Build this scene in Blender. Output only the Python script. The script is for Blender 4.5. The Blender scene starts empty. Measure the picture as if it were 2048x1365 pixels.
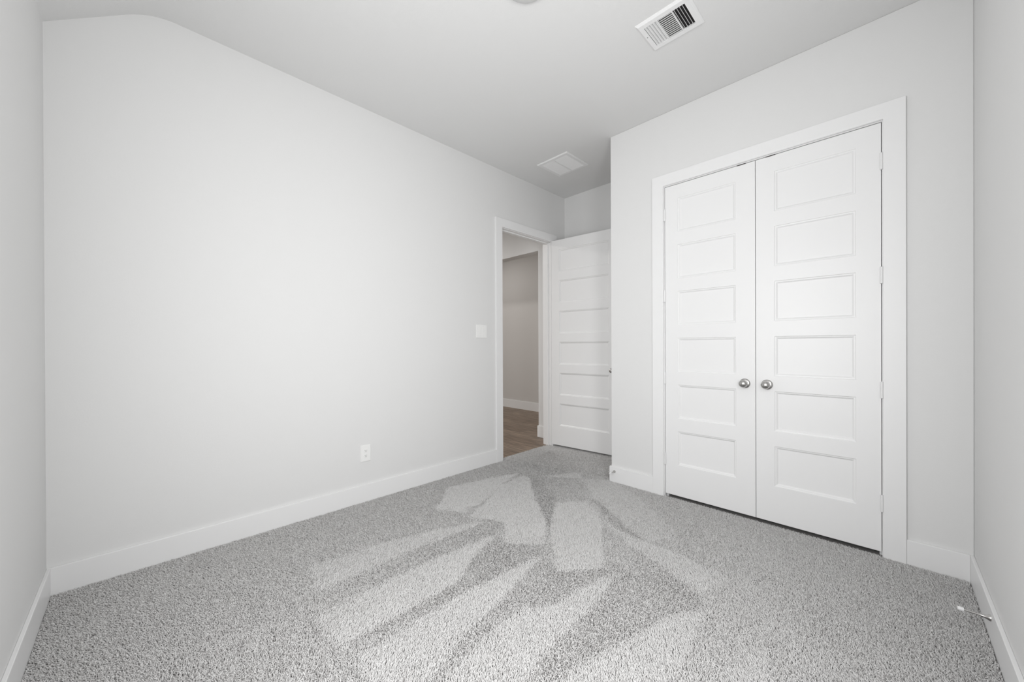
import bpy, bmesh, math
import numpy as np
from mathutils import Vector, Matrix

# ------------------------------------------------------------------ room dimensions (metres)
XL, XR = -2.8795, 0.3027        # left wall face, right wall face
YN, YC, YF = -0.314, 2.9884, 3.815   # wall behind the camera, closet wall face, alcove end wall face
XE = -1.7472                    # outer corner of the closet wall
H = 3.05
ZB = -0.014                     # carpet backing level (pile tips stand at z = 0)
WT = 0.115                      # stud wall thickness
BT, BD = 0.1284, 0.014          # baseboard height / depth
CT = 0.018                      # casing depth

C = bpy.context.scene.collection

# ------------------------------------------------------------------ camera
cam_d = bpy.data.cameras.new('camera')
cam = bpy.data.objects.new('camera', cam_d)
C.objects.link(cam)
cam_d.sensor_width = 36.0
cam_d.lens = 752.5 / 2048 * 36.0
cam_d.shift_y = 12.6 / 2048
cam_d.clip_start = 0.02
_yaw, _pitch, _roll = math.pi / 4 + 0.0013, -0.0025, -0.004
_f = Vector((-math.sin(_yaw) * math.cos(_pitch), math.cos(_yaw) * math.cos(_pitch), math.sin(_pitch)))
_r = Vector((math.cos(_yaw), math.sin(_yaw), 0))
_u = _r.cross(_f)
_r2 = _r * math.cos(_roll) + _u * math.sin(_roll)
_u2 = _u * math.cos(_roll) - _r * math.sin(_roll)
cam.matrix_world = Matrix(((_r2.x, _u2.x, -_f.x, 0), (_r2.y, _u2.y, -_f.y, 0), (_r2.z, _u2.z, -_f.z, 1.1952), (0, 0, 0, 1)))
bpy.context.scene.camera = cam

# ------------------------------------------------------------------ world, lights, exposure
world = bpy.data.worlds.new('world')
bpy.context.scene.world = world
world.use_nodes = True
_bg = world.node_tree.nodes['Background']
SKY = 0.4
_bg.inputs[0].default_value = (0.82, 0.9, 1.0, 1)
_bg.inputs[1].default_value = SKY

def area(name, loc, direction, sx, sy, power, color=(1, 1, 1)):
    d = bpy.data.lights.new(name, 'AREA')
    d.shape = 'RECTANGLE'; d.size = sx; d.size_y = sy; d.energy = power; d.color = color
    o = bpy.data.objects.new(name, d); C.objects.link(o)
    o.location = loc
    o.rotation_euler = Vector(direction).to_track_quat('-Z', 'Y').to_euler()
    return o

WIN = (-1.20, -0.40, 0.60, 2.25)     # window in the wall behind the camera: x0, x1, z0, z1
FILL_WIN = (0.40, 1.00, 0.60, 2.25)     # unseen window added in the right wall for fill light: y0, y1, z0, z1
P_WIN, P_FILL_WIN, P_LAMP, P_HALL, P_SIDE_FILL = 32.5, 28.0, 0.0, 46.0, 8.5
area('window_daylight', ((WIN[0] + WIN[1]) / 2, YN + 0.03, (WIN[2] + WIN[3]) / 2), (0, 1, 0), WIN[1] - WIN[0], WIN[3] - WIN[2], P_WIN)
area('fill_window_light', (XR - 0.03, (FILL_WIN[0] + FILL_WIN[1]) / 2, (FILL_WIN[2] + FILL_WIN[3]) / 2), (-1, 0, 0), FILL_WIN[1] - FILL_WIN[0], FILL_WIN[3] - FILL_WIN[2], P_FILL_WIN)  # fill light of the added side window, evens out the left wall
area('hall_light', (-4.9, 2.1, 2.98), (0, 0, -1), 0.5, 0.5, P_HALL, (1.0, 0.98, 0.955))
area('side_room_fill', (-5.3, 4.2, 2.98), (0, 0, -1), 1.4, 0.3, P_SIDE_FILL, (1.0, 0.98, 0.955))  # unseen fill lamp added to brighten the far hall wall

vs = bpy.context.scene.view_settings
vs.view_transform = 'Standard'; vs.look = 'None'; vs.gamma = 1; vs.use_curve_mapping = False
vs.exposure = 0.0

# ------------------------------------------------------------------ materials
def mat(name, col, rough=0.5, metal=0.0, bump=None, spec=0.5):
    m = bpy.data.materials.new(name); m.use_nodes = True
    nt = m.node_tree; b = nt.nodes['Principled BSDF']
    b.inputs['Base Color'].default_value = (*col, 1)
    b.inputs['Roughness'].default_value = rough
    b.inputs['Metallic'].default_value = metal
    b.inputs['Specular IOR Level'].default_value = spec
    tc = nt.nodes.new('ShaderNodeTexCoord')
    nz = nt.nodes.new('ShaderNodeTexNoise')
    nz.inputs['Scale'].default_value = bump[0] if bump else 90
    nz.inputs['Detail'].default_value = 3
    bp = nt.nodes.new('ShaderNodeBump')
    bp.inputs['Strength'].default_value = bump[1] if bump else 0.02
    bp.inputs['Distance'].default_value = 0.002
    nt.links.new(tc.outputs['Object'], nz.inputs['Vector'])
    nt.links.new(nz.outputs['Fac'], bp.inputs['Height'])
    nt.links.new(bp.outputs['Normal'], b.inputs['Normal'])
    return m

WALL_A, CEIL_A, TRIM_A = 0.80, 0.79, 0.89
M = {
    'wall': mat('painted_wall', (WALL_A, WALL_A, WALL_A * 0.995), 0.75, bump=(140, 0.12), spec=0.25),
    'ceiling': mat('painted_ceiling', (CEIL_A, CEIL_A, CEIL_A * 0.995), 0.85, bump=(110, 0.15), spec=0.2),
    'hall': mat('hall_paint', (0.68, 0.66, 0.64), 0.75, bump=(140, 0.12), spec=0.25),
    'trim': mat('white_trim_paint', (TRIM_A, TRIM_A, TRIM_A), 0.35, bump=(60, 0.015), spec=0.4),
    'plastic': mat('white_plastic', (0.93, 0.93, 0.92), 0.3),
    'slot': mat('dark_slot', (0.02, 0.02, 0.02), 0.7),
    'white_metal': mat('white_enamel_metal', (0.86, 0.86, 0.86), 0.4),
    'duct_shade': mat('duct_shade_black', (0.012, 0.010, 0.011), 0.8),  # near-black for the shade inside the register
    'nickel': mat('satin_nickel', (0.52, 0.51, 0.50), 0.22, 1.0),
    'brushed': mat('grey_plastic', (0.60, 0.60, 0.595), 0.55),
    'bronze': mat('dark_catch', (0.02, 0.014, 0.012), 0.6, 0.0),
    'rubber': mat('white_rubber', (0.88, 0.88, 0.88), 0.5),
    'lens': mat('frosted_lens', (0.8, 0.8, 0.8), 0.5),
    'backing': mat('carpet_backing', (0.34, 0.33, 0.325), 1.0, bump=(300, 0.5), spec=0.0),
}

_b = M['lens'].node_tree.nodes['Principled BSDF']
_b.inputs['Emission Color'].default_value = (1.0, 0.985, 0.96, 1)
_b.inputs['Emission Strength'].default_value = P_LAMP

def glass_mat():
    m = bpy.data.materials.new('window_glass'); m.use_nodes = True
    b = m.node_tree.nodes['Principled BSDF']
    b.inputs['Transmission Weight'].default_value = 1.0
    b.inputs['Roughness'].default_value = 0.0
    b.inputs['IOR'].default_value = 1.45
    return m
M['glass'] = glass_mat()

def wood_mat():
    m = bpy.data.materials.new('wood_plank_floor'); m.use_nodes = True
    nt = m.node_tree; L = nt.links.new; b = nt.nodes['Principled BSDF']
    tc = nt.nodes.new('ShaderNodeTexCoord')
    mp = nt.nodes.new('ShaderNodeMapping')
    br = nt.nodes.new('ShaderNodeTexBrick')
    br.offset = 0.37
    br.inputs['Scale'].default_value = 1.0
    br.inputs['Brick Width'].default_value = 1.22
    br.inputs['Row Height'].default_value = 0.18
    br.inputs['Mortar Size'].default_value = 0.0015
    br.inputs['Color1'].default_value = (0.30, 0.235, 0.185, 1)
    br.inputs['Color2'].default_value = (0.205, 0.155, 0.120, 1)
    br.inputs['Mortar'].default_value = (0.07, 0.05, 0.04, 1)
    gm = nt.nodes.new('ShaderNodeMapping'); gm.inputs['Scale'].default_value = (1.6, 16, 1)
    gn = nt.nodes.new('ShaderNodeTexNoise'); gn.inputs['Scale'].default_value = 2.2; gn.inputs['Detail'].default_value = 8
    gr = nt.nodes.new('ShaderNodeValToRGB')
    gr.color_ramp.elements[0].position = 0.3; gr.color_ramp.elements[0].color = (0.50, 0.50, 0.50, 1)
    gr.color_ramp.elements[1].position = 0.72; gr.color_ramp.elements[1].color = (1.35, 1.30, 1.24, 1)
    mx = nt.nodes.new('ShaderNodeMix'); mx.data_type = 'RGBA'; mx.blend_type = 'MULTIPLY'; mx.inputs[0].default_value = 1.0
    L(tc.outputs['Object'], mp.inputs['Vector']); L(mp.outputs['Vector'], br.inputs['Vector'])
    L(tc.outputs['Object'], gm.inputs['Vector']); L(gm.outputs['Vector'], gn.inputs['Vector'])
    L(gn.outputs['Fac'], gr.inputs['Fac'])
    L(br.outputs['Color'], mx.inputs[6]); L(gr.outputs['Color'], mx.inputs[7])
    L(mx.outputs[2], b.inputs['Base Color'])
    b.inputs['Roughness'].default_value = 0.45
    b.inputs['Specular IOR Level'].default_value = 0.3
    return m
M['wood'] = wood_mat()

CARPET_ALBEDO = 0.695
def carpet_mat():
    m = bpy.data.materials.new('grey_carpet_yarn'); m.use_nodes = True
    nt = m.node_tree; L = nt.links.new; b = nt.nodes['Principled BSDF']
    at = nt.nodes.new('ShaderNodeAttribute'); at.attribute_name = 'tint'
    rp = nt.nodes.new('ShaderNodeValToRGB')
    k = CARPET_ALBEDO
    rp.color_ramp.elements[0].position = 0.0; rp.color_ramp.elements[0].color = (0.62 * k, 0.595 * k, 0.585 * k, 1)
    rp.color_ramp.elements[1].position = 1.0; rp.color_ramp.elements[1].color = (1.04 * k, 1.04 * k, 1.03 * k, 1)
    e = rp.color_ramp.elements.new(0.5); e.color = (k, 0.99 * k, 0.98 * k, 1)
    L(at.outputs['Fac'], rp.inputs['Fac']); L(rp.outputs['Color'], b.inputs['Base Color'])
    b.inputs['Roughness'].default_value = 0.9
    b.inputs['Specular IOR Level'].default_value = 0.1
    return m
M['carpet'] = carpet_mat()

# ------------------------------------------------------------------ mesh helpers
def box(bm, x0, x1, y0, y1, z0, z1):
    v = [bm.verts.new((x, y, z)) for x in (x0, x1) for y in (y0, y1) for z in (z0, z1)]
    for q in ((0, 1, 3, 2), (4, 6, 7, 5), (0, 4, 5, 1), (2, 3, 7, 6), (0, 2, 6, 4), (1, 5, 7, 3)):
        bm.faces.new([v[i] for i in q])
    return v

def extrude_poly(bm, pts, axis, a, b):
    """closed outline of 2-D points, extruded along axis (0: x with (y,z) points, 1: y with (x,z) points, 2: z with (x,y))"""
    def P(p, t):
        return ((t, p[0], p[1]), (p[0], t, p[1]), (p[0], p[1], t))[axis]
    A = [bm.verts.new(P(p, a)) for p in pts]; Bv = [bm.verts.new(P(p, b)) for p in pts]
    bm.faces.new(A); bm.faces.new(Bv)
    n = len(pts)
    for i in range(n):
        bm.faces.new((A[i], A[(i + 1) % n], Bv[(i + 1) % n], Bv[i]))

def lathe(bm, prof, origin, axis, seg=32):
    """revolve (distance along axis, radius) pairs"""
    ax = Vector(axis).normalized()
    t = Vector((0, 0, 1)) if abs(ax.z) < 0.9 else Vector((1, 0, 0))
    e1 = ax.cross(t).normalized(); e2 = ax.cross(e1)
    o = Vector(origin); rings = []
    for d, r in prof:
        if r < 1e-6:
            rings.append([bm.verts.new(o + ax * d)])
        else:
            rings.append([bm.verts.new(o + ax * d + (e1 * math.cos(2 * math.pi * k / seg) + e2 * math.sin(2 * math.pi * k / seg)) * r) for k in range(seg)])
    for a, b in zip(rings, rings[1:]):
        for k in range(seg):
            k2 = (k + 1) % seg
            if len(a) == 1 and len(b) == 1: continue
            if len(a) == 1: bm.faces.new((a[0], b[k2], b[k]))
            elif len(b) == 1: bm.faces.new((a[k], a[k2], b[0]))
            else: bm.faces.new((a[k], a[k2], b[k2], b[k]))

def obj(name, bm, m, parent=None, bevel=0.0, smooth=False, segs=2):
    bmesh.ops.recalc_face_normals(bm, faces=bm.faces)
    me = bpy.data.meshes.new(name); bm.to_mesh(me); bm.free()
    if smooth:
        for p in me.polygons: p.use_smooth = True
        me.set_sharp_from_angle(angle=math.radians(38))
    me.materials.append(M[m] if isinstance(m, str) else m)
    o = bpy.data.objects.new(name, me); C.objects.link(o)
    if parent: o.parent = parent
    if bevel:
        b = o.modifiers.new('edge', 'BEVEL'); b.width = bevel; b.segments = segs; b.limit_method = 'ANGLE'
        b.angle_limit = math.radians(40)
    return o

def tag(o, label, cat=None, kind=None, group=None):
    o['label'] = label
    if cat: o['category'] = cat
    if kind: o['kind'] = kind
    if group: o['group'] = group
    return o

def empty(name, loc, rz=0.0):
    o = bpy.data.objects.new(name, None); C.objects.link(o)
    o.location = loc; o.rotation_euler = (0, 0, rz); o.empty_display_size = 0.05
    return o

def bxobj(name, m, parent, *dims, bevel=0.0):
    bm = bmesh.new(); box(bm, *dims)
    return obj(name, bm, m, parent, bevel)


# vacuum strokes on the pile, floor coordinates in metres
# (lean of the nap, outline)
STROKES = [(-1.0, [(-2.266, 2.492), (-2.211, 2.573), (-1.839, 2.322), (-1.569, 1.9), (-1.48, 1.773), (-1.659, 1.961), (-1.956, 2.207)]), (-1.0, [(-2.458, 2.544), (-2.429, 2.332), (-2.182, 1.827), (-2.195, 1.891), (-2.33, 2.236)]), (-0.75, [(-1.853, 1.85), (-1.951, 1.673), (-1.983, 1.166), (-1.982, 0.62), (-1.915, 0.616), (-1.86, 0.833), (-1.831, 1.149), (-1.761, 1.573), (-1.828, 1.718)]), (-0.75, [(-1.762, 1.639), (-1.646, 1.578), (-1.465, 1.738), (-1.408, 1.62), (-1.44, 1.338), (-1.467, 1.022), (-1.506, 0.689), (-1.536, 0.563), (-1.546, 0.908), (-1.549, 1.185), (-1.656, 1.321)]), (-0.6, [(-2.813, 2.74), (-2.618, 2.754), (-2.279, 2.735), (-2.338, 2.56), (-2.486, 2.562)]), (-0.45, [(-1.245, 1.554), (-1.079, 1.78), (-1.025, 1.772), (-1.085, 1.516), (-1.096, 1.353), (-1.196, 1.254), (-1.277, 1.21), (-1.344, 1.41), (-1.393, 1.635), (-1.292, 1.58)]), (-0.85, [(-1.661, 2.518), (-1.594, 2.532), (-1.287, 2.328), (-1.015, 2.201), (-1.074, 2.173), (-1.342, 2.273)]), (-0.4, [(-1.009, 1.764), (-0.805, 1.966), (-0.617, 1.902), (-0.595, 1.832), (-0.693, 1.65), (-0.761, 1.373), (-0.828, 1.131), (-0.877, 1.037), (-0.941, 1.371), (-0.971, 1.59)]), (-0.5, [(-1.804, 0.548), (-1.547, 0.552), (-1.448, 0.587), (-1.298, 0.593), (-1.336, 0.555), (-1.534, 0.526)]), (-0.7, [(-2.89, 3.506), (-2.184, 3.744), (-1.775, 3.041), (-2.191, 3.006)]), (0.85, [(-2.656, 1.855), (-2.528, 2.402), (-2.471, 2.546), (-2.365, 2.202), (-2.193, 1.825), (-2.228, 1.743), (-2.171, 1.664), (-2.383, 1.545), (-2.447, 1.673)]), (0.85, [(-2.365, 2.202), (-2.402, 2.526), (-2.309, 2.518), (-2.021, 2.249), (-1.652, 1.968), (-1.467, 1.748), (-1.652, 1.584), (-1.859, 1.765), (-2.093, 1.655), (-2.157, 1.813)]), (0.95, [(-1.795, 2.266), (-1.649, 2.458), (-1.419, 2.278), (-1.083, 1.786), (-1.249, 1.574), (-1.432, 1.77), (-1.534, 1.865)]), (0.55, [(-2.275, 2.621), (-2.074, 2.965), (-1.648, 2.563), (-1.287, 2.328), (-1.027, 2.201), (-0.935, 2.402), (-1.067, 2.545), (-1.43, 2.83), (-1.762, 2.986)]), (0.95, [(-1.419, 2.278), (-1.214, 2.194), (-0.946, 2.202), (-0.575, 2.171), (-0.638, 1.912), (-0.819, 1.999), (-1.107, 2.092)]), (0.6, [(-2.239, 0.643), (-2.197, 0.985), (-2.114, 1.327), (-2.003, 1.583), (-1.951, 1.673), (-1.983, 1.166), (-1.982, 0.62)]), (0.85, [(-1.771, 1.631), (-1.792, 1.415), (-1.812, 1.065), (-1.804, 0.548), (-1.553, 0.555), (-1.546, 0.908), (-1.556, 1.178), (-1.664, 1.314)]), (0.95, [(-1.403, 1.637), (-1.44, 1.338), (-1.467, 1.022), (-1.455, 0.799), (-1.448, 0.587), (-1.267, 0.586), (-1.159, 0.694), (-1.26, 0.993), (-1.296, 1.229), (-1.355, 1.422)]), (0.9, [(-1.017, 1.789), (-1.085, 1.516), (-1.096, 1.353), (-1.179, 1.236), (-1.182, 1.011), (-1.121, 0.731), (-0.914, 0.937), (-0.955, 1.153), (-0.955, 1.39), (-0.975, 1.586)]), (0.95, [(-0.59, 1.827), (-0.693, 1.65), (-0.761, 1.373), (-0.828, 1.131), (-0.824, 1.026), (-0.542, 1.306), (-0.552, 1.527)]), (0.85, [(-0.336, 1.773), (-0.389, 1.663), (-0.421, 1.427), (-0.294, 1.553)])]
LEAN = 0.70
NAP_SHADE = 0.06  # light and shade of the leaning nap, also put into the yarn colour

# ------------------------------------------------------------------ room shell
# ceiling: flat, then a rounded break and a slope down towards the wall behind the camera
SL = 0.735
_prof = [(YN - 0.12, 2.771 - SL * 0.12), (YN, 2.771)]
_y1 = -0.010
for k in range(13):
    t = k / 12
    # quadratic blend between slope and flat
    p0, p1, p2 = (-0.035, 2.771 + SL * (-0.035 - YN)), (0.0657, 3.05), (0.175, 3.05)
    _prof.append(((1 - t) ** 2 * p0[0] + 2 * t * (1 - t) * p1[0] + t * t * p2[0],
                  (1 - t) ** 2 * p0[1] + 2 * t * (1 - t) * p1[1] + t * t * p2[1]))
_prof.append((YF, H))
bm = bmesh.new()
extrude_poly(bm, _prof + [(YF + 0.115, H), (YF + 0.115, H + 0.15), (YN - 0.12, H + 0.15)], 0, XL - WT, XR + 0.12)
tag(obj('ceiling', bm, 'ceiling', smooth=True), 'pale grey ceiling sloping down at the left end of the room', 'ceiling', 'structure')

# left wall with the hall doorway
EY0, EY1, EZ = 2.7235, 3.5385, 2.4445        # clear doorway between the jamb boards
JT = 0.018
bm = bmesh.new()
extrude_poly(bm, [(YN, ZB - 0.1), (EY0 - JT, ZB - 0.1), (EY0 - JT, EZ + JT), (EY1 + JT, EZ + JT), (EY1 + JT, ZB - 0.1), (YF, ZB - 0.1)]
             + [p for p in reversed(_prof[1:])], 0, XL - WT, XL)
tag(obj('wall_left', bm, 'wall'), 'long pale grey wall on the left with the open doorway at its far end', 'wall', 'structure')

# closet wall with the double-door opening
KX0, KX1, KZ = -1.2665, -0.0285, 2.4595
bm = bmesh.new()
extrude_poly(bm, [(XE, ZB - 0.1), (KX0 - JT, ZB - 0.1), (KX0 - JT, KZ + JT), (KX1 + JT, KZ + JT), (KX1 + JT, ZB - 0.1), (XR, ZB - 0.1), (XR, H), (XE, H)],
             1, YC, YC + WT)
tag(obj('wall_back', bm, 'wall', bevel=0.004), 'pale grey wall around the white double closet doors', 'wall', 'structure')
bm = bmesh.new(); box(bm, XE, XE + WT, YC + WT, YF, ZB - 0.1, H)
tag(obj('wall_closet_side', bm, 'wall'), 'side wall of the closet facing the doorway alcove', 'wall', 'structure')
bm = bmesh.new(); box(bm, XL, XR, YF, YF + WT, ZB - 0.1, H)
tag(obj('wall_far', bm, 'wall'), 'grey end wall of the alcove above and behind the open door', 'wall', 'structure')
bm = bmesh.new()
ya, yb, za, zb = FILL_WIN
extrude_poly(bm, [(YN, ZB - 0.1), (ya, ZB - 0.1), (ya, 2.965)] + [p for p in reversed(_prof[1:]) if p[0] < ya] , 0, XR, XR + 0.12)
extrude_poly(bm, [(yb, ZB - 0.1), (YF, ZB - 0.1), (YF, H), (yb, H)], 0, XR, XR + 0.12)
extrude_poly(bm, [(ya, ZB - 0.1), (yb, ZB - 0.1), (yb, za), (ya, za)], 0, XR, XR + 0.12)
extrude_poly(bm, [(ya, zb), (yb, zb), (yb, H)] + [p for p in reversed(_prof[1:]) if ya < p[0] < yb] + [(ya, 2.965)], 0, XR, XR + 0.12)
tag(obj('wall_right', bm, 'wall'), 'pale grey wall at the right edge with a door stop on its baseboard', 'wall', 'structure')
bm = bmesh.new()
x0, x1, z0, z1 = WIN
yo, yi = YN - 0.12, YN
box(bm, XL - WT, x0, yo, yi, ZB - 0.1, 2.771); box(bm, x1, XR + 0.12, yo, yi, ZB - 0.1, 2.771)
box(bm, x0, x1, yo, yi, ZB - 0.1, z0); box(bm, x0, x1, yo, yi, z1, 2.771)
tag(obj('wall_front', bm, 'wall'), 'pale grey wall at the left edge of the photo, under the ceiling slope', 'wall', 'structure')

# windows out of frame: one behind the camera, one added for fill light in the near part of the right wall
def window(name, loc, rz, w, hh, label):
    wf = empty(name, loc, rz); w2 = w / 2
    bm = bmesh.new()
    for a in ((-w2, -w2 + 0.05, 0, hh), (w2 - 0.05, w2, 0, hh), (-w2, w2, 0, 0.05), (-w2, w2, hh - 0.05, hh), (-w2, w2, hh / 2 - 0.025, hh / 2 + 0.025)):
        box(bm, a[0], a[1], -0.03, 0.03, a[2], a[3])
    obj('window_frame', bm, 'trim', wf, 0.003)
    for zz in ((0.05, hh / 2 - 0.025), (hh / 2 + 0.025, hh - 0.05)):
        bxobj('window_pane', 'glass', wf, -w2 + 0.05, w2 - 0.05, -0.004, 0.004, zz[0], zz[1])
    tag(wf, label, 'window', 'structure')
window('window_1', ((x0 + x1) / 2, YN - 0.06, z0), 0.0, x1 - x0, z1 - z0, 'white framed window in the wall behind the camera')
window('fill_window', (XR + 0.06, (ya + yb) / 2, za), math.pi / 2, yb - ya, zb - za, 'white framed window added out of view in the right wall for fill light')

bm = bmesh.new(); box(bm, XL - 0.05, XR, YN, YF, ZB - 0.1, ZB)
fl = tag(obj('floor', bm, 'backing'), 'bedroom floor under the grey carpet', 'floor', 'structure')

# hall beyond the doorway
HX0 = -7.2
HY1, HY2, HXE, HZ = 3.774, 5.21, -3.287, 2.462
bm = bmesh.new(); box(bm, HX0, XL - 0.05, 0.6, HY2 + 0.1, ZB - 0.1, -0.008)
tag(obj('floor_hall', bm, 'wood'), 'brown wood plank floor seen through the doorway', 'floor', 'structure')
bm = bmesh.new()
extrude_poly(bm, [(HX0, HZ), (HXE, HZ), (HXE, ZB - 0.1), (XL - WT, ZB - 0.1), (XL - WT, H), (HX0, H)], 1, HY1, HY1 + 0.15)
tag(obj('wall_hall_opening', bm, 'wall'), 'hall wall with a dropped header over a wide opening', 'wall', 'structure')  # daylight on this hall wall put into its colour by the lighter room paint
bm = bmesh.new(); box(bm, HX0, XL - WT, HY2, HY2 + 0.1, ZB - 0.1, H)
tag(obj('wall_hall_far', bm, 'hall'), 'taupe grey hall wall at the end of the view through the doorway', 'wall', 'structure')
bm = bmesh.new(); box(bm, HX0 - 0.1, HX0, 0.6, HY2 + 0.1, ZB - 0.1, H)
tag(obj('wall_hall_west', bm, 'hall'), 'hall wall opposite the doorway', 'wall', 'structure')
bm = bmesh.new(); box(bm, HX0, XL - WT, 0.5, 0.6, ZB - 0.1, H)
tag(obj('wall_hall_near', bm, 'hall'), 'near end wall of the hall', 'wall', 'structure')
bm = bmesh.new(); box(bm, XL - WT, XL - WT + 0.1, YF + WT, HY2, ZB - 0.1, H)
tag(obj('wall_hall_east', bm, 'hall'), 'short hall wall past the alcove', 'wall', 'structure')
bm = bmesh.new(); box(bm, HX0 - 0.1, XL - WT, 0.5, HY2 + 0.1, H, H + 0.15)
tag(obj('ceiling_hall', bm, 'ceiling'), 'hall ceiling beyond the doorway', 'ceiling', 'structure')

# ------------------------------------------------------------------ baseboards
def baseboard(name, dims, label):
    bm = bmesh.new()
    for d in dims: box(bm, *d)
    return tag(obj(name, bm, 'trim', bevel=0.0025), label, 'baseboard', 'structure')
CW = 0.0895                                   # casing width
RV = 0.005                                    # reveal
EC0, EC1, ECZ = EY0 - RV, EY1 + RV, EZ + RV
KC0, KC1, KCZ = KX0 - RV, KX1 + RV, KZ + RV
baseboard('baseboard_left', [(XL, XL + BD, YN, EC0 - CW, ZB, BT)], 'white baseboard along the long left wall')
baseboard('baseboard_left_alcove', [(XL, XL + BD, EC1 + CW, YF, ZB, BT)], 'short white baseboard behind the open door')
baseboard('baseboard_front', [(XL + BD, XR - BD, YN, YN + BD, ZB, BT)], 'white baseboard along the wall at the left edge')
baseboard('baseboard_right', [(XR - BD, XR, YN, YC, ZB, BT)], 'white baseboard along the right wall under the door stop')
bm = bmesh.new()
extrude_poly(bm, [(XE - BD, YC - BD), (KC0 - CW, YC - BD), (KC0 - CW, YC), (XE, YC), (XE, YF), (XE - BD, YF)], 2, ZB, BT)
tag(obj('baseboard_back', bm, 'trim', bevel=0.0025), 'white baseboard wrapping the corner left of the closet doors', 'baseboard', 'structure')
baseboard('baseboard_back_right', [(KC1 + CW, XR - BD, YC - BD, YC, ZB, BT)], 'short white baseboard right of the closet doors')
baseboard('baseboard_far', [(XL + BD, XE - BD, YF - BD, YF, ZB, BT)], 'white baseboard on the alcove end wall behind the open door')
bm = bmesh.new()
extrude_poly(bm, [(HXE - BD, HY1 - BD), (XL - WT, HY1 - BD), (XL - WT, HY1), (HXE, HY1), (HXE, HY1 + 0.15), (HXE - BD, HY1 + 0.15)], 2, -0.008, 0.142)
tag(obj('baseboard_hall_opening', bm, 'trim', bevel=0.0025), 'white baseboard wrapping the end of the hall wall', 'baseboard', 'structure')
baseboard('baseboard_hall_far', [(HX0, XL - WT, HY2 - BD, HY2, -0.008, 0.15)], 'white baseboard along the far hall wall')

# ------------------------------------------------------------------ casings, jambs and stops
def frame_u(bm, axis, a0, a1, ztop, w, t0, t1, zb):
    """upside-down U of width w around an opening a0..a1 up to ztop"""
    extrude_poly(bm, [(a0 - w, zb), (a0, zb), (a0, ztop), (a1, ztop), (a1, zb), (a1 + w, zb), (a1 + w, ztop + w), (a0 - w, ztop + w)], axis, t0, t1)
bm = bmesh.new(); frame_u(bm, 1, KC0, KC1, KCZ, CW, YC - CT, YC, ZB)
t1_ = tag(obj('trim_1', bm, 'trim', bevel=0.0015), 'flat white casing around the double closet doors', 'door casing', 'structure')
bm = bmesh.new(); frame_u(bm, 1, KX0, KX1, KZ, JT, YC, YC + WT, ZB); obj('jamb', bm, 'trim', t1_, 0.001)
bm = bmesh.new(); box(bm, KX0, KX0 + 0.012, YC + 0.040, YC + 0.075, ZB, KZ); box(bm, KX1 - 0.012, KX1, YC + 0.040, YC + 0.075, ZB, KZ)
box(bm, KX0 + 0.012, KX1 - 0.012, YC + 0.040, YC + 0.075, KZ - 0.012, KZ)
obj('stop_strip', bm, 'trim', t1_)
bm = bmesh.new(); frame_u(bm, 0, EC0, EC1, ECZ, CW, XL, XL + CT, ZB)
t2_ = tag(obj('trim_2', bm, 'trim', bevel=0.0015), 'flat white casing around the open hall doorway', 'door casing', 'structure')
bm = bmesh.new(); frame_u(bm, 0, EC0, EC1, ECZ, CW, XL - WT - CT, XL - WT, -0.008); obj('hall_casing', bm, 'trim', t2_, 0.0015)
bm = bmesh.new(); frame_u(bm, 0, EY0, EY1, EZ, JT, XL - WT, XL, ZB); obj('jamb', bm, 'trim', t2_, 0.001)
bm = bmesh.new()
sx0, sx1 = XL - 0.078, XL - 0.040
box(bm, sx0, sx1, EY0, EY0 + 0.012, ZB, EZ); box(bm, sx0, sx1, EY1 - 0.012, EY1, ZB, EZ); box(bm, sx0, sx1, EY0 + 0.012, EY1 - 0.012, EZ - 0.012, EZ)
obj('stop_strip', bm, 'trim', t2_, 0.001)

# ------------------------------------------------------------------ six-panel doors
PT = [2.3485, 1.9850, 1.6210, 1.2545, 0.8895, 0.5250]       # top edges of the recessed panels above the floor
PH = 0.2640
Z_BOT, Z_TOP = 0.0195, 2.4555
def door_mesh(W, pl, pr, T=0.035, dz=0.0):
    """slab from x=0..W, front face at y=0 looking to -y, back at y=T; panels between x=pl and x=pr on both faces"""
    bm = bmesh.new()
    xs = [0, pl, pr, W]
    zs = [Z_BOT]
    for t in reversed(PT): zs += [t - PH + dz, t + dz]
    zs.append(Z_TOP)
    def V(x, y, z): return bm.verts.new((x, y, z))
    for y, s in ((0.0, 1), (T, -1)):
        for i in range(3):
            for j in range(len(zs) - 1):
                xa, xb, za, zb = xs[i], xs[i + 1], zs[j], zs[j + 1]
                if i == 1 and j % 2 == 1:
                    prev = [V(xa, y, za), V(xb, y, za), V(xb, y, zb), V(xa, y, zb)]
                    for off, dp in ((0.0016, 0.0042), (0.0090, 0.0052), (0.0108, 0.0068), (0.0165, 0.0118)):
                        cur = [V(xa + off, y + s * dp, za + off), V(xb - off, y + s * dp, za + off), V(xb - off, y + s * dp, zb - off), V(xa + off, y + s * dp, zb - off)]
                        for k in range(4):
                            bm.faces.new((prev[k], prev[(k + 1) % 4], cur[(k + 1) % 4], cur[k]))
                        prev = cur
                    bm.faces.new(prev)
                else:
                    bm.faces.new((V(xa, y, za), V(xb, y, za), V(xb, y, zb), V(xa, y, zb)))
    for i in range(3):
        for z in (zs[0], zs[-1]):
            bm.faces.new((V(xs[i], 0, z), V(xs[i + 1], 0, z), V(xs[i + 1], T, z), V(xs[i], T, z)))
    for j in range(len(zs) - 1):
        for x in (0, W):
            bm.faces.new((V(x, 0, zs[j]), V(x, 0, zs[j + 1]), V(x, T, zs[j + 1]), V(x, T, zs[j])))
    bmesh.ops.remove_doubles(bm, verts=bm.verts, dist=1e-5)
    return bm

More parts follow.
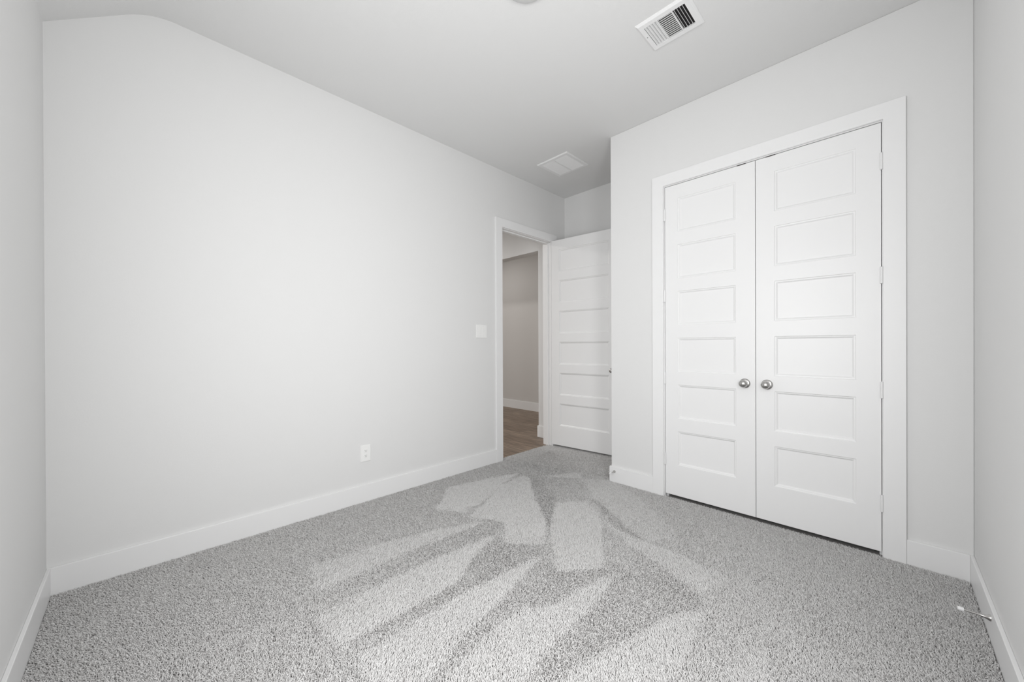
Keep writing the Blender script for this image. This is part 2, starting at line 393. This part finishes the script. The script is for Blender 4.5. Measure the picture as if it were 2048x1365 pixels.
KNOB = [(0.024, 0.0115), (0.028, 0.013), (0.031, 0.018), (0.035, 0.0228), (0.040, 0.0258), (0.046, 0.0270), (0.052, 0.0262), (0.058, 0.0236), (0.063, 0.0190), (0.0665, 0.0130), (0.0685, 0.0065), (0.069, 0.0)]
ROSE = [(0.0, 0.0), (0.0, 0.0335), (0.003, 0.0335), (0.006, 0.0315), (0.0085, 0.0270), (0.0105, 0.0190), (0.012, 0.0125), (0.018, 0.0112), (0.026, 0.0112), (0.026, 0.0)]
def add_knob(door, x, y, z, sgn=-1):
    bm = bmesh.new(); lathe(bm, KNOB, (x, y, z), (0, sgn, 0), 40)
    k = obj('knob', bm, 'nickel', door, smooth=True); k['label'] = 'satin nickel round knob'
    bm = bmesh.new(); lathe(bm, ROSE, (x, y, z), (0, sgn, 0), 40)
    obj('rosette', bm, 'nickel', k, smooth=True)

HZS = [2.235, 1.590, 0.940, 0.2965]
def add_hinge(door, x, y, z, ang0=0.0):
    bm = bmesh.new()
    lathe(bm, [(-0.0475, 0), (-0.0475, 0.0052), (-0.046, 0.0070), (0.046, 0.0070), (0.0475, 0.0052), (0.0475, 0)], (x, y, z), (0, 0, 1), 16)
    h = obj('hinge', bm, 'white_metal', door, smooth=True); h['label'] = 'white painted hinge knuckle'
    return h

# closet doors (hung in the closet wall; the pair meets at the seam)
XS = -0.6440
def closet_door(name, x0, x1, pl, pr, knob_x, hinge_x, catch_x, label):
    o = obj(name, door_mesh(x1 - x0, pl - x0, pr - x0), 'trim', bevel=0.0012)
    o.location = (x0, YC + 0.002, 0)
    tag(o, label, 'door', 'structure')
    add_knob(o, knob_x - x0, 0.0, 0.932)
    for z in HZS: add_hinge(o, hinge_x - x0, -0.0080, z)
    c = bxobj('ball_catch', 'bronze', o, catch_x - x0 - 0.027, catch_x - x0 + 0.027, -0.0022, 0.022, Z_TOP - 0.0016, Z_TOP + 0.0036)
    c['label'] = 'dark catch plate on the top edge of the door'
    return o
closet_door('door_1', KX0 + 0.003, XS - 0.0015, -1.1655, -0.7635, -0.7085, KX0 + 0.0015, -0.728, 'left white closet door of the pair, with six recessed panels and knob at its right edge')
closet_door('door_2', XS + 0.0015, KX1 - 0.003, -0.5365, -0.1385, -0.5785, KX1 - 0.0015, -0.557, 'right white closet door of the pair, with knob beside the centre seam')

# hall door, opened into the alcove against the end wall
ed = obj('door_3', door_mesh(0.846, 0.1075, 0.7385, dz=-0.010), 'trim', bevel=0.0012)
ed.location = (XL + 0.012, EY1 - 0.006, 0); ed.rotation_euler = (0, 0, math.radians(5.7))
tag(ed, 'white six panel door standing open in the alcove beside the hall doorway', 'door', 'structure')
add_knob(ed, 0.786, 0.0, 0.932); add_knob(ed, 0.786, 0.035, 0.932, 1)
for z in HZS: add_hinge(ed, -0.003, 0.041, z)

# ------------------------------------------------------------------ wall plates
def face_x(name, m, parent, y0, y1, z0, z1, d0, d1, bevel=0.0):
    return bxobj(name, m, parent, d0, d1, y0, y1, z0, z1, bevel=bevel)
o = empty('wall_outlet', (XL, 1.2568, 0.3690))
tag(o, 'white duplex electrical outlet low on the long left wall', 'outlet')
face_x('cover_plate', 'plastic', o, -0.040, 0.040, -0.0635, 0.0635, 0, 0.006, 0.0022)
for s in (-1, 1):
    bm = bmesh.new(); zc = s * 0.0195
    pts = []
    for k in range(28):
        a = 2 * math.pi * k / 28
        pts.append((0.0165 * math.cos(a), zc + max(-0.0128, min(0.0128, 0.0165 * math.sin(a)))))
    extrude_poly(bm, pts, 0, 0.006, 0.0085)
    r = obj('receptacle', bm, 'plastic', o)
    bm = bmesh.new()
    box(bm, 0.0084, 0.0088, -0.0078, -0.0058, zc - 0.001, zc + 0.007); box(bm, 0.0084, 0.0088, 0.0058, 0.0078, zc, zc + 0.006)
    lathe(bm, [(0.0084, 0), (0.0084, 0.0026), (0.0088, 0.0026), (0.0088, 0)], (0, 0, zc - 0.0070), (1, 0, 0), 12)
    obj('socket_hole', bm, 'slot', r)
bm = bmesh.new(); lathe(bm, [(0.006, 0), (0.006, 0.003), (0.0072, 0.002), (0.0074, 0)], (0, 0, 0), (1, 0, 0), 12)
obj('screw', bm, 'white_metal', o)

o = empty('light_switch', (XL, 2.4395, 1.3460))
tag(o, 'white double rocker light switch plate beside the hall doorway', 'light switch')
face_x('cover_plate', 'plastic', o, -0.0685, 0.0685, -0.0655, 0.0655, 0, 0.006, 0.0022)
for yc in (-0.0232, 0.0232):
    bm = bmesh.new()
    extrude_poly(bm, [(0.0055, -0.033), (0.0062, -0.033), (0.0095, 0.033), (0.0055, 0.033)], 1, yc - 0.0165, yc + 0.0165)
    obj('rocker', bm, 'plastic', o)
    for zz in (-0.0485, 0.0485):
        bm = bmesh.new(); lathe(bm, [(0.006, 0), (0.006, 0.003), (0.0070, 0.0018), (0.0072, 0)], (0, yc, zz), (1, 0, 0), 12)
        obj('screw', bm, 'white_metal', o)

# ------------------------------------------------------------------ ceiling register (three-way louvres)
vx0, vx1, vy0, vy1 = -1.041, -0.7425, 2.0565, 2.3095
vc = Vector(((vx0 + vx1) / 2, (vy0 + vy1) / 2, H))
o = empty('air_vent', vc)
tag(o, 'white three-way ceiling register with dark gaps between louvres near the top edge', 'ceiling vent')
hx, hy = (vx1 - vx0) / 2, (vy1 - vy0) / 2
ix0, ix1, iy = -0.113, 0.115, 0.0875        # louvre field, relative to the centre
bm = bmesh.new()
def ring(bm, ax0, ax1, ay0, ay1, az, bx0, bx1, by0, by1, bz):
    A = [bm.verts.new(p) for p in ((ax0, ay0, az), (ax1, ay0, az), (ax1, ay1, az), (ax0, ay1, az))]
    Bv = [bm.verts.new(p) for p in ((bx0, by0, bz), (bx1, by0, bz), (bx1, by1, bz), (bx0, by1, bz))]
    for k in range(4): bm.faces.new((A[k], A[(k + 1) % 4], Bv[(k + 1) % 4], Bv[k]))
steps = [(-hx, hx, -hy, hy, 0.0), (-hx, hx, -hy, hy, -0.003), (-hx + 0.012, hx - 0.012, -hy + 0.012, hy - 0.012, -0.0118),
         (ix0, ix1, -iy, iy, -0.0118), (ix0, ix1, -iy, iy, -0.0005)]
for a, b in zip(steps, steps[1:]): ring(bm, *a[:4], a[4], *b[:4], b[4])
ring(bm, *steps[-1][:4], -0.0005, *steps[0][:4], 0.0)
bmesh.ops.remove_doubles(bm, verts=bm.verts, dist=1e-6)
obj('frame', bm, 'white_metal', o)
bxobj('duct_shade_plate', 'duct_shade', o, ix0, ix1, -iy, iy, -0.0012, -0.0004)  # black plate painted as the unlit duct interior behind the blades
sA, sB = -0.0375, 0.0455                    # section boundaries
def louvre(along, p, w, z, tilt, l0, l1, th=0.0010):
    """thin tilted blade; along 'y' (varies in x) or 'x' (varies in y)"""
    c, s = math.cos(tilt), math.sin(tilt)
    q = [(p - c * w / 2 - s * th / 2, z - s * w / 2 + c * th / 2), (p + c * w / 2 - s * th / 2, z + s * w / 2 + c * th / 2),
         (p + c * w / 2 + s * th / 2, z + s * w / 2 - c * th / 2), (p - c * w / 2 + s * th / 2, z - s * w / 2 - c * th / 2)]
    bm = bmesh.new()
    extrude_poly(bm, q, 1 if along == 'y' else 0, l0, l1)
    obj('louvre', bm, 'white_metal', o)
for k in range(5):
    louvre('y', ix0 + 0.008 + k * 0.0158, 0.0142, -0.0060, math.radians(45), -iy + 0.001, iy - 0.001)
for k in range(12):
    louvre('x', -iy + 0.0080 + k * 0.0145, 0.0058, -0.0078, math.radians(84), sA + 0.003, sB - 0.003, 0.0012)
for k in range(5):
    louvre('y', sB + 0.010 + k * 0.0148, 0.0125, -0.0060, math.radians(-57), -iy + 0.001, iy - 0.001)
for xx in (sA, sB):
    bxobj('divider', 'white_metal', o, xx - 0.0025, xx + 0.0025, -iy, iy, -0.0119, -0.002)
bm = bmesh.new(); lathe(bm, [(0.0112, 0), (0.0112, 0.003), (0.0126, 0.0022), (0.0128, 0)], (-0.1265, -0.012, 0), (0, 0, -1), 12)
obj('screw', bm, 'slot', o)

# ------------------------------------------------------------------ return grille over the alcove
gx0, gx1, gy0, gy1 = -2.541, -2.163, 2.905, 3.272
o = empty('return_grille', ((gx0 + gx1) / 2, (gy0 + gy1) / 2, H))
tag(o, 'square white return air grille on the ceiling before the alcove', 'ceiling vent')
hx, hy = (gx1 - gx0) / 2, (gy1 - gy0) / 2
bm = bmesh.new()
ii = 0.034
steps = [(-hx, hx, -hy, hy, 0.0), (-hx, hx, -hy, hy, -0.005), (-hx + 0.008, hx - 0.008, -hy + 0.008, hy - 0.008, -0.010),
         (-hx + ii, hx - ii, -hy + ii, hy - ii, -0.010), (-hx + ii, hx - ii, -hy + ii, hy - ii, -0.0005)]
for a, b in zip(steps, steps[1:]): ring(bm, *a[:4], a[4], *b[:4], b[4])
ring(bm, *steps[-1][:4], -0.0005, *steps[0][:4], 0.0)
bmesh.ops.remove_doubles(bm, verts=bm.verts, dist=1e-6)
obj('frame', bm, 'white_metal', o)
bxobj('backing_plate', 'white_metal', o, -hx + ii, hx - ii, -hy + ii, hy - ii, -0.0022, -0.0008)
bxobj('centre_bar', 'white_metal', o, -0.006, 0.006, -hy + ii, hy - ii, -0.0105, -0.0025)
for sgn in (-1, 1):
    bm = bmesh.new()
    xa, xb = sorted((sgn * 0.006, sgn * (hx - ii)))
    n = 24
    for k in range(n):
        yk = -hy + ii + (k + 0.5) * (2 * (hy - ii)) / n
        q = [(yk - 0.0050, -0.0030), (yk - 0.0040, -0.0030), (yk + 0.0050, -0.0085), (yk + 0.0040, -0.0085)]
        extrude_poly(bm, q, 0, xa, xb)
    obj('louvre_bank', bm, 'white_metal', o)

# ------------------------------------------------------------------ flush ceiling light
o = empty('ceiling_light', (-1.292, 1.398, H))
tag(o, 'round flush ceiling light just showing at the top edge', 'ceiling light')
bm = bmesh.new(); lathe(bm, [(0, 0), (0, 0.117), (0.014, 0.118), (0.021, 0.115), (0.024, 0.108), (0.024, 0.084), (0.020, 0.080), (0.020, 0)], (0, 0, 0), (0, 0, -1), 64)
obj('trim_ring', bm, 'brushed', o, smooth=True)
bm = bmesh.new(); lathe(bm, [(0.0195, 0), (0.0195, 0.0795), (0.0225, 0.076), (0.0235, 0.06), (0.024, 0.03), (0.024, 0)], (0, 0, 0), (0, 0, -1), 64)
obj('diffuser', bm, 'lens', o, smooth=True)

# ------------------------------------------------------------------ baseboard door stops
def door_stop(loc, rz, length, label):
    o = empty('door_stop', loc, rz)           # local -y points into the room
    tag(o, label, 'door stop', group='spring door stops on the baseboards')
    bm = bmesh.new()
    lathe(bm, [(0, 0), (0, 0.0125), (0.004, 0.0120), (0.010, 0.0085), (0.022, 0.0050), (0.030, 0.0038), (length - 0.016, 0.0036), (length - 0.016, 0)], (0, 0, 0), (0, -1, 0), 24)
    obj('rod', bm, 'nickel', o, smooth=True)
    bm = bmesh.new()
    lathe(bm, [(length - 0.018, 0), (length - 0.018, 0.0082), (length - 0.004, 0.0086), (length - 0.001, 0.0075), (length, 0.005), (length, 0)], (0, 0, 0), (0, -1, 0), 24)
    t = obj('rubber_tip', bm, 'rubber', o, smooth=True); t['label'] = 'white rubber tip'
door_stop((XR - BD, 2.437, 0.089), math.radians(-90), 0.088, 'metal door stop with white tip on the right wall baseboard')
door_stop((-1.711, YC - BD, 0.0885), 0.0, 0.078, 'small metal door stop on the baseboard end left of the closet')

# ------------------------------------------------------------------ carpet: individual twisted yarns whose lean follows the vacuum strokes
rng = np.random.default_rng(7)
def inside(px, py, poly):
    r = np.zeros(len(px), bool); n = len(poly)
    for i in range(n):
        xa, ya = poly[i]; xb, yb = poly[(i + 1) % n]
        c = ((ya > py) != (yb > py))
        with np.errstate(divide='ignore', invalid='ignore'):
            r ^= c & (px < (xb - xa) * (py - ya) / (yb - ya) + xa)
    return r
SP = 0.0047
def scatter(x0, x1, y0, y1):
    nx, ny = int((x1 - x0) / SP), int((y1 - y0) / SP)
    gx, gy = np.meshgrid((np.arange(nx) + 0.5) / nx, (np.arange(ny) + 0.5) / ny)
    gx = (x0 + gx.ravel() * (x1 - x0)) + rng.uniform(-.5, .5, nx * ny) * SP
    gy = (y0 + gy.ravel() * (y1 - y0)) + rng.uniform(-.5, .5, nx * ny) * SP
    return gx, gy
parts = [scatter(XL + 0.018, XR - 0.017, YN + 0.018, YC - 0.016),
         scatter(XL + 0.022, XE - 0.022, YC - 0.016, YF - 0.022),
         scatter(KX0 + 0.004, KX1 - 0.004, YC - 0.016, YC + 0.010),
         scatter(XL - 0.050, XL + 0.022, EY0 + 0.006, EY1 - 0.006)]
px = np.concatenate([a for a, _ in parts]); py = np.concatenate([b for _, b in parts])
keep = ~((px > XE - 0.022) & (px < KC0 - CW - 0.004) & (py > YC - 0.022))
keep &= ~((px > KC1 + CW) & (py > YC - 0.022)) & ~((px < XL + 0.026) & (py > EC0 - CW) & (py < EY0 + 0.006)) & ~((px < XL + 0.026) & (py > EY1 - 0.006))
px, py = px[keep], py[keep]
n = len(px)
# ragged stroke edges; the nap is streaky along each pass, which starts from the doorway
def vnoise(u, v, seed):
    g = np.random.default_rng(seed).uniform(-1, 1, (257, 257))
    iu, iv = np.floor(u).astype(int), np.floor(v).astype(int)
    fu, fv = u - iu, v - iv
    fu = fu * fu * (3 - 2 * fu); fv = fv * fv * (3 - 2 * fv)
    iu %= 256; iv %= 256
    return (g[iu, iv] * (1 - fu) + g[iu + 1, iv] * fu) * (1 - fv) + (g[iu, iv + 1] * (1 - fu) + g[iu + 1, iv + 1] * fu) * fv
th = np.arctan2(px + 2.75, 3.5 - py); rr = np.hypot(px + 2.75, py - 3.5)
streak = 0.6 * vnoise(th * 22 + 40, rr * 1.6 + 5, 3) + 0.4 * vnoise(th * 60 + 90, rr * 2.5 + 9, 4)
blot = 0.6 * vnoise(px * 5 + 60, py * 5 + 60, 5) + 0.4 * vnoise(px * 12 + 90, py * 12 + 90, 6)
jit = 0.0055 + 0.012 * np.abs(blot)
jx = px + rng.normal(0, 1, n) * jit; jy = py + rng.normal(0, 1, n) * jit
state = np.zeros(n)
for w, P in STROKES: state[inside(jx, jy, P)] = w
base = np.clip((px + 1.55) / 0.9, -1, 1)
state = np.where(state == 0, np.minimum(base, 0) * 0.82 + 0.46 * np.clip((px + 0.95) / 0.5, 0, 1) - 0.25 * np.exp(-((px + 1.35) ** 2 + (py - 1.5) ** 2) / 0.8), state)
state = state + np.where(rr < 3.4, 0.20, 0.10) * streak + 0.18 * blot
# the strokes fan out from the doorway: pushed strokes lie away from the room's window end, pulled ones towards it
fan = np.stack([-2.75 - px, 3.35 - py], 1); fan /= np.linalg.norm(fan, axis=1)[:, None] + 1e-6
patch = np.sin(px * 3.1 + 1.3 * np.sin(py * 2.3)) * np.sin(py * 2.7 + 0.8 * np.sin(px * 1.9))
lean = fan * (LEAN * state + 0.10 * patch)[:, None]
ang = rng.uniform(0, 2 * math.pi, n); mag = np.abs(rng.normal(0, 1, n)) * np.where(state > 0.4, 0.58, 0.78)
lean = lean + np.stack([np.cos(ang), np.sin(ang)], 1) * mag[:, None]
NP = 5
t = np.linspace(0, 1, NP)
hgt = 0.0155 * rng.uniform(0.78, 1.12, n) / np.sqrt(1 + 0.35 * (lean ** 2).sum(1))
hgt = np.where((py > YC - 0.014) & (px > KX0) & (px < KX1), hgt * 0.7, hgt)   # flattened under the closet doors
pos = np.zeros((n, NP, 3), np.float32)
ph = rng.uniform(0, 2 * math.pi, n); amp = rng.uniform(0.0008, 0.0026, n)
for k in range(NP):
    b = t[k] ** 1.5
    pos[:, k, 0] = px + lean[:, 0] * 0.0125 * b + amp * np.cos(ph + t[k] * 5.0) * t[k]
    pos[:, k, 1] = py + lean[:, 1] * 0.0125 * b + amp * np.sin(ph + t[k] * 5.0) * t[k]
    pos[:, k, 2] = ZB - 0.001 + hgt * (t[k] ** 0.8)
# keep the tips out of the woodwork
pos[:, :, 0] = np.where((py < YC - 0.02)[:, None] & (px > XL + 0.022)[:, None], np.clip(pos[:, :, 0], XL + BD + 0.002, XR - BD - 0.002), pos[:, :, 0])
pos[:, :, 1] = np.clip(pos[:, :, 1], YN + BD + 0.002, None)
sel = (py < YC - 0.016) & ((px > XE - 0.02))
lim = np.where((px > KC0 - CW - 0.01) & (px < KC1 + CW + 0.01), YC - CT - 0.002, YC - BD - 0.002)
free = (px > KX0) & (px < KX1)
pos[:, :, 1] = np.where((sel & ~free)[:, None], np.minimum(pos[:, :, 1], lim[:, None]), pos[:, :, 1])
rad = np.repeat((0.00150 * rng.uniform(0.75, 1.2, n))[:, None], NP, 1) * np.array([0.9, 1.0, 1.05, 1.0, 0.62])[None, :]
tint = np.clip(0.5 + rng.normal(0, 0.17, n) + NAP_SHADE * state, 0, 1)  # random yarn tone plus painted light and shade of the nap
hc = bpy.data.hair_curves.new('carpet')
hc.add_curves([NP] * n)
hc.attributes['position'].data.foreach_set('vector', pos.astype(np.float32).ravel())
ra = hc.attributes.get('radius') or hc.attributes.new('radius', 'FLOAT', 'POINT')
ra.data.foreach_set('value', rad.astype(np.float32).ravel())
ta = hc.attributes.new('tint', 'FLOAT', 'CURVE')
ta.data.foreach_set('value', tint.astype(np.float32))
hc.materials.append(M['carpet'])
co = bpy.data.objects.new('carpet', hc); C.objects.link(co)
tag(co, 'grey cut pile carpet with fanned vacuum strokes covering the bedroom floor', 'carpet', 'stuff')
